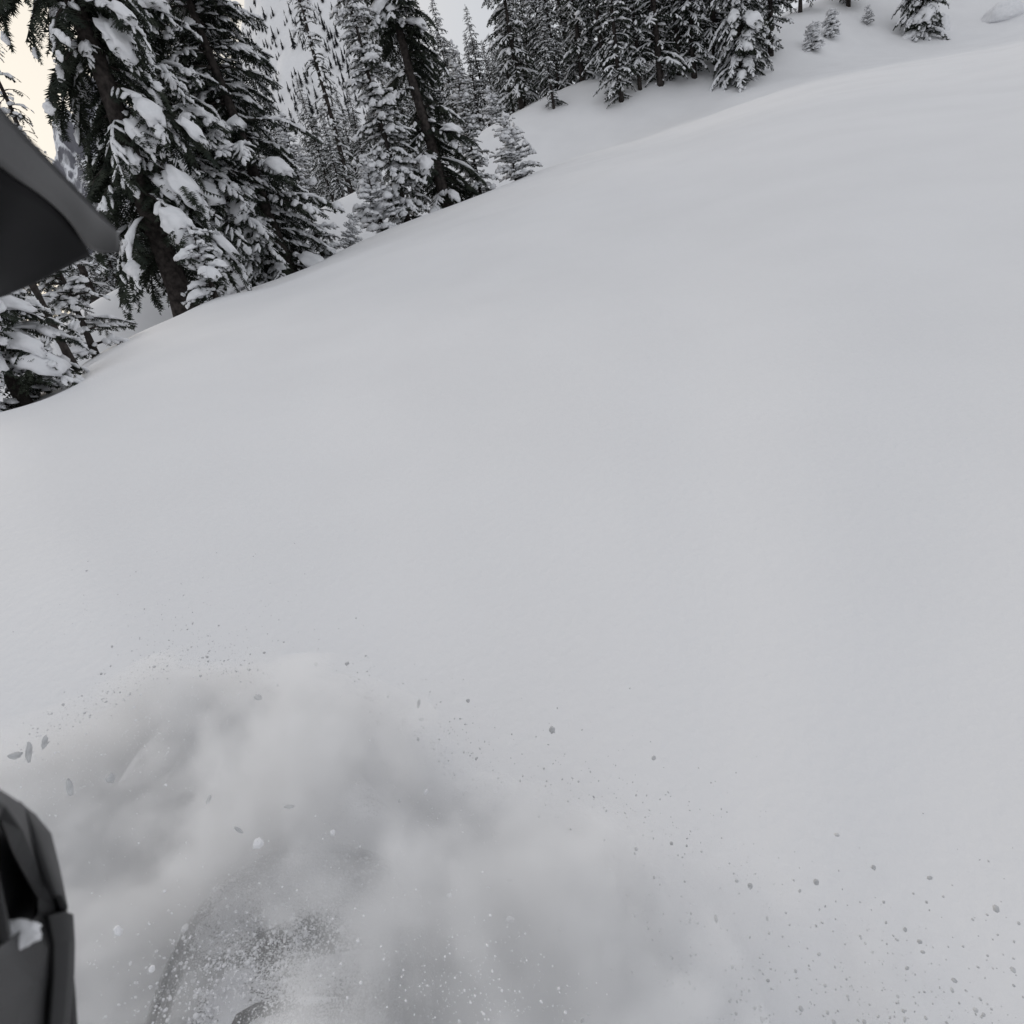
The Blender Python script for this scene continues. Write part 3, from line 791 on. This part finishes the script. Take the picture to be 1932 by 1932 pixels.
def arc_pts(n, w, y0, yf, z0, zf, a0=-1.0, a1=1.0):
    out = []
    for a in np.linspace(a0, a1, n):
        t = a * math.pi / 2
        out.append(np.array([w * math.sin(t), y0 + (yf - y0) * max(0, math.cos(t)) ** .55, z0 + (zf - z0) * max(0, math.cos(t))]))
    return out
lo = arc_pts(41, .262, -.30, .115, .63, .655); hi = arc_pts(41, .245, -.33, .07, .705, .70)
mi = [(a + b) / 2 + np.array([a[0] * .05, .012, 0]) for a, b in zip(lo, hi)]
grid_mesh('windshield', [[Vector(p) for p in lo], [Vector(p) for p in mi], [Vector(p) for p in hi]], M_RIM, ST, .005, 1)
B = Batch(); B.raw(*tube([Vector(p) for p in hi], [.007] * 41, 8)); link('windshield_edge', B.mesh('windshield_edge', M_RIM), ST)
B = Batch(); B.raw(*tube([Vector(p) for p in arc_pts(41, .283, -.36, .155, .56, .62, -1, 1)], [.005] * 41, 8)); link('hood_seam', B.mesh('hood_seam', M_RIM), ST)

def rbox(name, size, loc, mat, parent, bev=.015, rot=(0, 0, 0)):
    bm = bmesh.new(); bmesh.ops.create_cube(bm, size=1)
    bmesh.ops.scale(bm, vec=size, verts=bm.verts)
    bmesh.ops.bevel(bm, geom=bm.edges[:], offset=bev, segments=3, affect='EDGES')
    o = link(name, bm_mesh(name, bm, mat), parent); o.location = loc; o.rotation_euler = rot
    return o
cov_rows = []
for f in np.linspace(0, 1, 8):       # dark cowl between the windshield and the dash
    cov_rows.append([Vector((h_[0] * (1 - .10 * f), h_[1] * (1 - f) + (-.155) * f if h_[1] > -.155 else h_[1] - .004, h_[2] - .012 - .02 * math.sin(f * math.pi))) for h_ in hi])
grid_mesh('cowl', cov_rows, M_RIM, ST, .003, 1)
dash = rbox('dash', (.37, .26, .05), (.01, -.30, .69), M_PAD, ST, .035, (R(6), 0, 0))
gauge = rbox('gauge', (.20, .16, .02), (.015, -.03, .030), M_PAD, dash, .008)
B = Batch(); B.raw(*tube([(-.125, -.13, .036), (-.125, .03, .040), (-.112, .052, .041), (-.09, .062, .041), (-.02, .066, .041), (.05, .062, .039)], [.006, .009, .013, .012, .009, .004], 8))
link('gauge_rim', B.mesh('gauge_rim', M_RIM), gauge)
for dx in (0, .020):
    B = Batch(); B.raw(*tube([(-.232 + dx, -.10, .712), (-.240 + dx, -.18, .716), (-.240 + dx, -.30, .716)], [.004, .005, .005], 8)); link('windshield_strut', B.mesh('windshield_strut', M_RIM), ST)
rbox('console', (.16, .22, .10), (.02, -.54, .66), M_PAD, ST, .03)
B = Batch(); B.raw(*tube([(-.40, -.62, .80), (-.28, -.58, .82), (-.10, -.50, .80), (.10, -.50, .80), (.28, -.58, .82), (.40, -.62, .80)], [.012] * 6, 10))
bar = link('handlebar', B.mesh('handlebar', M_PLASTIC), ST)
B = Batch(); B.raw(*tube([(0, -.42, .66), (0, -.47, .74), (0, -.50, .80)], [.03, .025, .022], 10)); link('riser', B.mesh('riser', M_PLASTIC), bar)
for sg in (-1, 1):
    B = Batch(); B.raw(*tube([(sg * .41, -.624, .80), (sg * .34, -.601, .81), (sg * .28, -.58, .82)], [.018] * 3, 12)); link('grip', B.mesh('grip', M_VENT), bar)
    rbox('side_panel', (.05, .50, .22), (sg * .275, -.24, .36), M_HOOD, ST, .025)
rbox('hand_guard', (.10, .13, .07), (-.225, -.34, .715), M_RIM, ST, .025, (0, 0, R(8)))
rbox('tunnel', (.40, 1.6, .22), (0, -1.30, .38), M_PLASTIC, ST, .03)
rbox('seat', (.28, .95, .18), (0, -1.05, .58), M_PLASTIC, ST, .05)

# grains of snow lying on the machine
rs = np.random.RandomState(77)
OCT = (np.array([(1, 0, 0), (-1, 0, 0), (0, 1, 0), (0, -1, 0), (0, 0, 1), (0, 0, -1)], float), np.array([(0, 2, 4), (2, 1, 4), (1, 3, 4), (3, 0, 4), (2, 0, 5), (1, 2, 5), (3, 1, 5), (0, 3, 5)]))
def grains(name, P, size, mat, parent=None, stretch=1.0):
    k = len(P); M_ = rs.normal(size=(k, 3, 3)); q, _ = np.linalg.qr(M_)
    sc = np.stack([size * rs.uniform(.6, 1.3, k) for _ in range(3)], 1); sc[:, 2] *= stretch
    Mx = q * sc[:, None, :]
    B = Batch(); B.add(*ico(1), Mx, P)
    o = link(name, B.mesh(name, mat, True), parent); o['kind'] = 'stuff'
    return o
P = []
for _ in range(6500):
    y = rs.uniform(-.35, .45); t = rs.uniform(-1, 1) * .85
    x, yy, z = hood_pt(y, t); P.append((x, yy, z + .003))
for _ in range(4500):
    i = rs.uniform(0, 39.9); a = int(i); fr = i - a; h = rs.rand()
    l0 = lo[a] * (1 - fr) + lo[a + 1] * fr; h0 = hi[a] * (1 - fr) + hi[a + 1] * fr
    P.append((l0 * (1 - h) + h0 * h + rs.normal(size=3) * .006) if rs.rand() < .45 else np.array([l0[0] * rs.rand(), l0[1] - .1 * rs.rand(), .70 + rs.normal() * .008]))
for _ in range(3500):
    P.append(np.array([rs.normal() * .13, -.20 + rs.normal() * .07, .728 + rs.gamma(1.2, .006)]))
P = np.array(P)
grains('snow_grains', P, rs.gamma(2.0, .0006, len(P)) + .0006, M_GRAIN, ST)

# ------------------------------------------------------------------ thrown powder
def cp(px, py, d):               # point at distance d metres along a bearing
    return Vector((0, 0, EYE)) + ray(px, py) * d
ELL = []                         # centre, radii
for px, py, d, rp in [(380, 1500, 2.25, 300), (610, 1560, 2.2, 300), (120, 1660, 2.2, 300), (330, 1760, 2.05, 340), (800, 1730, 2.1, 310), (1110, 1770, 2.15, 310),
                      (1370, 1890, 2.1, 290), (1640, 2040, 2.1, 290), (620, 1830, 1.95, 380), (1000, 1990, 1.9, 400), (250, 1990, 1.85, 380), (700, 1880, 1.22, 300), (400, 1830, 1.35, 220), (960, 1960, 1.4, 430), (620, 1980, 1.15, 230), (820, 1720, 1.45, 230), (560, 1540, 1.6, 330), (560, 1850, 1.15, 170)]:
    c = cp(px, py, d); rr = rp / 1932 / FOC * d * .82
    ELL.append((c, (rr, rr, rr * .92)))
bm = bmesh.new()
for c, r in ELL:
    bmesh.ops.create_icosphere(bm, subdivisions=3, radius=1, matrix=Matrix.Translation(c) @ Matrix.Diagonal((*r, 1)))
tmp = bpy.data.objects.new('tmp', bpy.data.meshes.new('tmp')); bm.to_mesh(tmp.data); bm.free(); C.objects.link(tmp)
m = tmp.modifiers.new('r', 'REMESH'); m.mode = 'VOXEL'; m.voxel_size = .06
dg = bpy.context.evaluated_depsgraph_get(); me = bpy.data.meshes.new_from_object(tmp.evaluated_get(dg)); me.name = 'powder_cloud'
bpy.data.objects.remove(tmp)
def cloud_mat():
    m = bpy.data.materials.new('powder'); m.use_nodes = True
    n, l = m.node_tree.nodes, m.node_tree.links; n.clear()
    out = n.new('ShaderNodeOutputMaterial'); v = n.new('ShaderNodeVolumePrincipled')
    v.inputs['Color'].default_value = (.978, .979, .984, 1); v.inputs['Anisotropy'].default_value = .0
    t = n.new('ShaderNodeTexCoord')
    last = None
    for i, (c, r) in enumerate(ELL):
        mp = n.new('ShaderNodeMapping'); mp.vector_type = 'TEXTURE'
        mp.inputs['Location'].default_value = c; mp.inputs['Scale'].default_value = r
        g = n.new('ShaderNodeTexGradient'); g.gradient_type = 'SPHERICAL'
        l.new(t.outputs['Object'], mp.inputs['Vector']); l.new(mp.outputs['Vector'], g.inputs['Vector'])
        if i >= 11:                  # the thin veil over the machine itself
            w = n.new('ShaderNodeMath'); w.operation = 'MULTIPLY'; l.new(g.outputs['Fac'], w.inputs[0]); w.inputs[1].default_value = (.17, .08, .62, .40, .56, .42, .08)[i - 11]
            a = n.new('ShaderNodeMath'); a.operation = 'MAXIMUM'; l.new(last, a.inputs[0]); l.new(w.outputs[0], a.inputs[1]); last = a.outputs[0]
        elif last is None: last = g.outputs['Fac']
        else:
            a = n.new('ShaderNodeMath'); a.operation = 'SMOOTH_MAX'; a.inputs[2].default_value = .15
            l.new(last, a.inputs[0]); l.new(g.outputs['Fac'], a.inputs[1]); last = a.outputs[0]
    z = n.new('ShaderNodeTexNoise'); z.inputs['Scale'].default_value = 4.2; z.inputs['Detail'].default_value = 6; z.inputs['Roughness'].default_value = .62
    l.new(t.outputs['Object'], z.inputs['Vector'])
    z3 = n.new('ShaderNodeTexNoise'); z3.inputs['Scale'].default_value = 15; z3.inputs['Detail'].default_value = 3
    l.new(t.outputs['Object'], z3.inputs['Vector'])
    ms = n.new('ShaderNodeMath'); ms.operation = 'MULTIPLY_ADD'; l.new(z3.outputs['Fac'], ms.inputs[0]); ms.inputs[1].default_value = .20; l.new(z.outputs['Fac'], ms.inputs[2])
    a = n.new('ShaderNodeMath'); a.operation = 'MULTIPLY_ADD'; l.new(ms.outputs[0], a.inputs[0]); a.inputs[1].default_value = .85; a.inputs[2].default_value = -.53
    b = n.new('ShaderNodeMath'); b.operation = 'ADD'; l.new(last, b.inputs[0]); l.new(a.outputs[0], b.inputs[1])
    mr = n.new('ShaderNodeMapRange'); mr.interpolation_type = 'SMOOTHSTEP'
    mr.inputs['From Min'].default_value = .06; mr.inputs['From Max'].default_value = .24; mr.inputs['To Max'].default_value = 10.0
    l.new(b.outputs[0], mr.inputs['Value'])
    l.new(mr.outputs['Result'], v.inputs['Density']); l.new(v.outputs['Volume'], out.inputs['Volume'])
    m.cycles.volume_step_rate = .8
    return m
me.materials.clear(); me.materials.append(cloud_mat())
cl = link('powder_cloud', me); tag(cl, kind='stuff')
tag(cl, 'pale cloud of thrown powder snow boiling up around the snowmobile', 'snow cloud')
scene.cycles.volume_bounces = 4

# loose flying grains (nobody could count them) and the bigger clods one by one
rs = np.random.RandomState(21)
P = []; Z = []
def burst(n, px, py, sx, sy, d, sd, size, slope=0.0):
    for _ in range(n):
        gx, gy = rs.normal(), rs.normal()
        q = cp(px + gx * sx, py + gy * sy + gx * sx * slope, d + rs.normal() * sd)
        P.append(q[:]); Z.append(size * (.5 + rs.gamma(1.6, .4)) * .72)
burst(170, 360, 1190, 140, 75, 2.6, .2, .0015)
edge = [(20, 1440), (130, 1370), (230, 1300), (310, 1250), (400, 1240), (500, 1275), (600, 1285), (690, 1310), (780, 1370), (840, 1430), (890, 1475), (1000, 1480), (1150, 1490), (1270, 1545), (1390, 1610), (1520, 1690), (1660, 1790), (1780, 1880), (1920, 1980)]
for k in range(2300):                # fringe of the cloud, thick at its edge and thinning outwards
    q = rs.uniform(0, len(edge) - 1.001); e = int(q); fx = q - e
    ex, ey = (edge[e][n_] * (1 - fx) + edge[e + 1][n_] * fx for n_ in (0, 1))
    off = rs.gamma(1.3, 26) - 25
    q = cp(ex + off * .45 + rs.normal() * 14, ey - off + rs.normal() * 10, 2.1 + rs.normal() * .15)
    P.append(q[:]); Z.append(.0012 * (.5 + rs.gamma(1.6, .4)))
burst(200, 905, 1440, 45, 45, 2.1, .1, .0019, .6)
burst(90, 1000, 1460, 120, 25, 2.1, .15, .0018)
burst(220, 1230, 1560, 160, 60, 2.0, .2, 0.0024, .45)
burst(260, 1330, 1760, 220, 110, 1.9, .2, 0.0026, .35)
burst(800, 1480, 1930, 260, 80, 1.8, .2, 0.0023)
burst(190, 1750, 1830, 160, 110, 1.8, .2, 0.0024)
burst(260, 1350, 1680, 200, 90, 1.9, .2, .0023, .5)
burst(220, 1150, 1850, 140, 90, 1.7, .2, 0.0022)
P, Z = np.array(P), np.array(Z)
tag(grains('snow_spray', P, Z, M_SHADED_SNOW, None, 1.25), 'fine grey grains of snow flying off the edge of the powder cloud', 'snow spray')
P = []; Z = []
for k in range(5200):                # bright mist droplets all through the near face of the cloud
    q = rs.uniform(0, len(edge) - 1.001); e = int(q); fx = q - e
    ex, ey = (edge[e][n_] * (1 - fx) + edge[e + 1][n_] * fx for n_ in (0, 1))
    q = cp(ex + rs.normal() * 25, ey + rs.gamma(1.2, 110) - 25, 1.75 + rs.normal() * .15)
    P.append(q[:]); Z.append(.0007 * (.5 + rs.gamma(1.6, .4)))
burst(300, 640, 1800, 200, 120, 1.1, .12, .0011)
burst(420, 900, 1880, 100, 70, 1.15, .12, .0011)
burst(80, 700, 1620, 200, 60, 1.35, .1, .0014)
P, Z = np.array(P), np.array(Z)
tag(grains('snow_sparkle', P, Z, M_GRAIN, None, 1.1), 'fine bright grains of snow hanging over the snowmobile hood', 'snow spray')
CLODS = [  # px, py, distance, width px, height px, lean, bright, label
    (1042, 1377, 1.9, 15, 22, 0, 0, 'large grey snow clod flying alone high above the right half of the powder cloud'),
    (883, 1322, 2.0, 9, 10, 0, 0, 'small round snow clod high over the notch of the powder cloud'),
    (790, 1328, 2.0, 10, 26, -8, 0, 'upright stick shaped snow clod above the right shoulder of the powder cloud'),
    (795, 1357, 2.0, 12, 9, 0, 0, 'small snow clod right below the upright stick shaped clod'),
    (655, 1252, 2.2, 12, 10, 30, 0, 'pale snow clod over the middle peak of the powder cloud'),
    (28, 1425, 1.3, 28, 13, 15, 0, 'flat wedge shaped snow clod at the left picture edge'),
    (54, 1420, 1.3, 13, 42, 0, 0, 'longest upright snow clod, right next to the wedge shaped clod at the left edge'),
    (84, 1401, 1.3, 12, 28, -12, 0, 'upright snow clod right of the longest clod near the left edge'),
    (132, 1486, 1.2, 15, 36, 10, 0, 'blurry upright snow clod above the helmet chin bar'),
    (208, 1469, 1.2, 16, 22, 20, 0, 'plump grey snow clod right of the blurry upright clod over the chin bar'),
    (487, 1315, 1.5, 20, 14, -25, 0, 'tilted oval snow clod inside the upper left of the powder cloud'),
    (394, 1508, 1.4, 11, 20, -20, 0, 'slanted snow clod in the left middle of the powder cloud'),
    (545, 1522, 1.4, 24, 9, 0, 0, 'flat dim snow clod in the middle of the powder cloud'),
    (450, 1566, 1.3, 22, 7, -35, 0, 'thin dark sliver of snow left above the bright clod over the hood'),
    (487, 1591, 1.2, 24, 20, 20, 1, 'bright white snow clod just above the hood of the snowmobile'),
    (628, 1571, 1.3, 10, 14, 0, 1, 'small bright snow clod above the tip of the snowmobile hood'),
    (962, 1735, 1.3, 20, 11, -10, 1, 'flat white snow clod right of the snowmobile hood'),
    (848, 1690, 1.3, 12, 10, 0, 1, 'little white snow clod between the hood and the flat white clod'),
    (962, 1660, 1.4, 17, 6, 0, 0, 'thin grey flake above the flat white clod right of the hood'),
    (803, 1495, 1.5, 9, 18, -25, 1, 'slanted pale snow clod under the right shoulder of the powder cloud'),
    (1540, 1664, 1.8, 11, 12, 0, 0, 'grey snow clod over the right end of the powder cloud'),
    (1415, 1671, 1.8, 12, 11, 0, 0, 'grey snow clod left of the one over the right end of the cloud'),
    (1648, 1637, 1.9, 9, 9, 0, 0, 'small lone snow clod out over the clean slope at the lower right'),
    (223, 1757, 1.2, 14, 20, 25, 1, 'pale snow clod drifting between the chin bar and the hood'),
    (286, 1828, 1.2, 11, 13, 0, 1, 'small white snow clod left beside the snowmobile hood'),
]
for i, (px, py, d, w, h, lean, br, lb) in enumerate(CLODS):
    k = d / 1932 / FOC * .33
    w *= .8 if h > 1.5 * w else 1.0; v, f = lumpy(3, (w * k, min(w, h) * k, h * k), i * 1.3 + .5, .38, .0, 1.2, 1.0); v = v[:, [0, 2, 1]]
    a = R(lean); v = v @ np.array([[math.cos(a), math.sin(a), 0], [-math.sin(a), math.cos(a), 0], [0, 0, 1]])
    o = link('snow_clod', np_mesh('snow_clod', v, f[:, ::-1], M_GRAIN if br else M_SHADED_SNOW)); o.location = cp(px, py, d); o.rotation_euler = CAMROT.to_euler()
    tag(o, lb, 'snow clod', 'snow clods flying out of the powder cloud')
